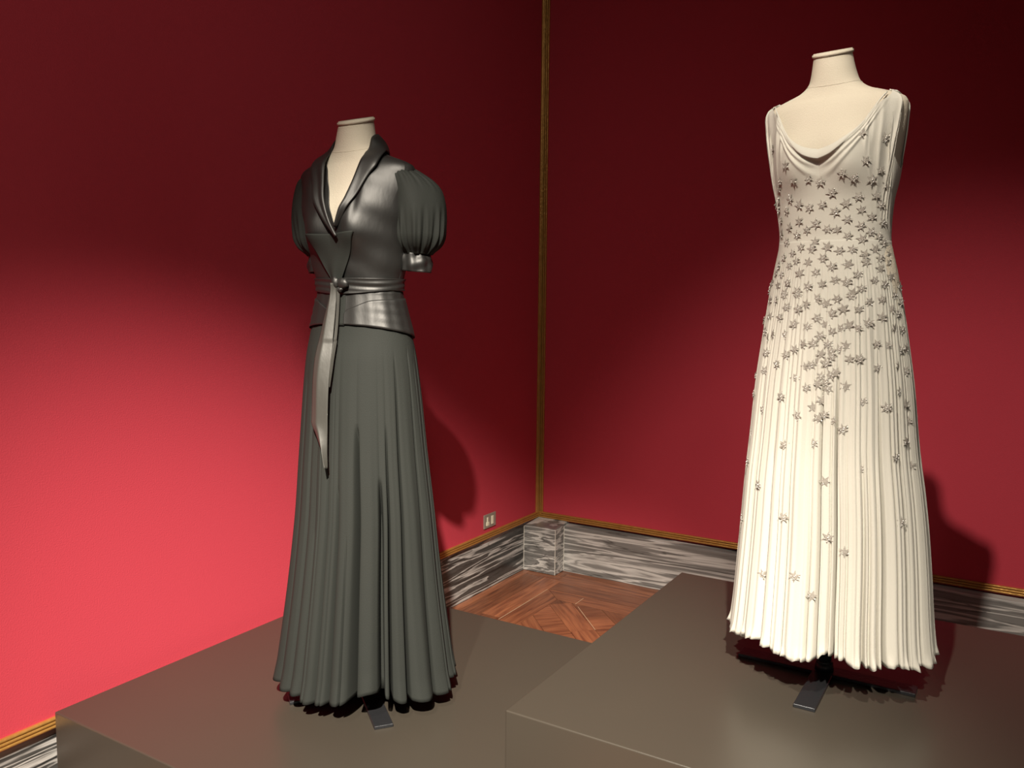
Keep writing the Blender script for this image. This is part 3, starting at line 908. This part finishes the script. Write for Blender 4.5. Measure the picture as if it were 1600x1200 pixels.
    Q([(345,780),(240,915),(490,925),(340,1045),(930,790),(1115,830),(960,1005),(780,1105),(868,1140),(1080,1080),(1010,1155),(295,1170),(400,1160),(515,1150),(605,1170)], 1160, 50, 5)
    Q([(1125,145),(700,205),(905,235),(1045,230),(375,255),(285,265),(445,300),(525,325),(625,300),(810,290),(725,355),(1080,300),(930,340),(350,350),(285,340),(445,430),(305,425),(820,415),(1010,395),(575,450),(665,490),(740,495),(925,465),(1095,440),(370,480),(505,500),(430,540),(310,530),(825,545),(1005,515),(935,570),(1065,550),(350,595),(570,590),(285,590),(460,635),(545,645),(665,630),(760,660),(860,650),(1035,645),(1100,600),(395,680),(955,690),(325,720),(425,740),(515,750),(630,720),(700,785),(825,765),(965,750),(1075,720),(1140,690),(370,780),(285,780),(450,835),(575,830),(900,845),(1075,800),(1145,760),(310,850),(265,840),(725,890),(815,905),(625,920),(1030,890),(1110,925),(1155,865),(355,915),(515,940),(280,935),(220,950),(930,955),(860,990),(430,980),(330,990),(1225,940)], 1160, 260, 5)
    Q([(430,10),(535,5),(320,50),(365,45),(290,60),(450,100),(600,80),(540,115),(685,35),(755,75),(840,35),(950,15),(890,115),(800,150),(1010,115),(1090,60),(1190,40),(1285,10),(1260,115),(1335,60),(1315,150),(320,170),(395,180),(685,185),(1190,180),(505,235),(610,250),(745,235),(800,290),(865,265),(930,240),(1000,265),(1085,225),(1285,265),(1345,275),(280,290),(340,310),(435,315),(710,325),(575,390),(655,385),(770,390),(905,400),(1150,390),(1230,395),(510,430),(445,470),(232,440),(290,455),(715,465),(795,450),(855,430),(935,505),(1015,505),(1330,440),(1375,420),(370,545),(275,595),(595,565),(640,550),(755,535),(680,520),(800,490),(1155,575),(1310,560),(1370,600),(515,650),(830,610),(790,630),(600,730),(690,700),(750,690),(715,640),(905,720),(765,740),(1325,760),(715,830),(405,800),(1035,840),(1370,860),(260,900),(1225,885),(655,880),(530,950),(740,940),(695,965),(805,990),(885,1055),(1395,990),(430,1175),(655,1165),(1375,1150)], 1140, 460, 5)
    Q([(215,185),(1240,155),(1345,215),(1010,235),(290,345),(750,320),(465,570),(1280,605),(885,810),(320,965),(540,980),(660,1115),(770,710)], 1120, 680, 4.444)
    hits = []
    for (px, py) in pts:
        d = fw * FPX + rt * (px - 800) + up * (600 - py)
        dl = (Wi.to_3x3() @ d).normalized()
        h = tree.ray_cast(co, dl)
        if h[0] is not None: hits.append((h[0], h[1], dl))
    # the sides and back that the photograph does not show
    for _ in range(400):
        if len(hits) >= 292: break
        a = random.uniform(100, 285); z = random.choice([random.gauss(.98, .10), random.uniform(.3, 1.3)])
        if not .2 < z < 1.33: continue
        a = math.radians(a + vr)
        dd = Vector((-math.sin(a), math.cos(a), 0)); o_ = Vector((math.sin(a) * .8, -math.cos(a) * .8, z))
        h = tree.ray_cast(o_, dd)
        if h[0] is not None and all((h[0] - q[0]).length > .02 for q in hits): hits.append((h[0], h[1], dd))
    for k, (p, nrm, dl) in enumerate(hits):
        if nrm.dot(dl) > 0: nrm = -nrm
        # steady the normal towards the smooth body so that stars do not stand on edge in creases
        sm_n = Vector((p.x / .02, p.y / .013, 0)).normalized(); nn = (nrm * .5 + sm_n * .5).normalized()
        s = bpy.data.objects.new('beaded_star', meshes[k % 3]); C.objects.link(s); s.parent = root
        q = nn.to_track_quat('Z', 'Y').to_matrix().to_4x4() @ Matrix.Rotation(random.uniform(0, 1.05), 4, 'Z') @ Matrix.Scale(random.uniform(1.02, 1.28), 4)
        s.matrix_local = Matrix.Translation(p + nn * .0008) @ q
    return root


cream_gown()
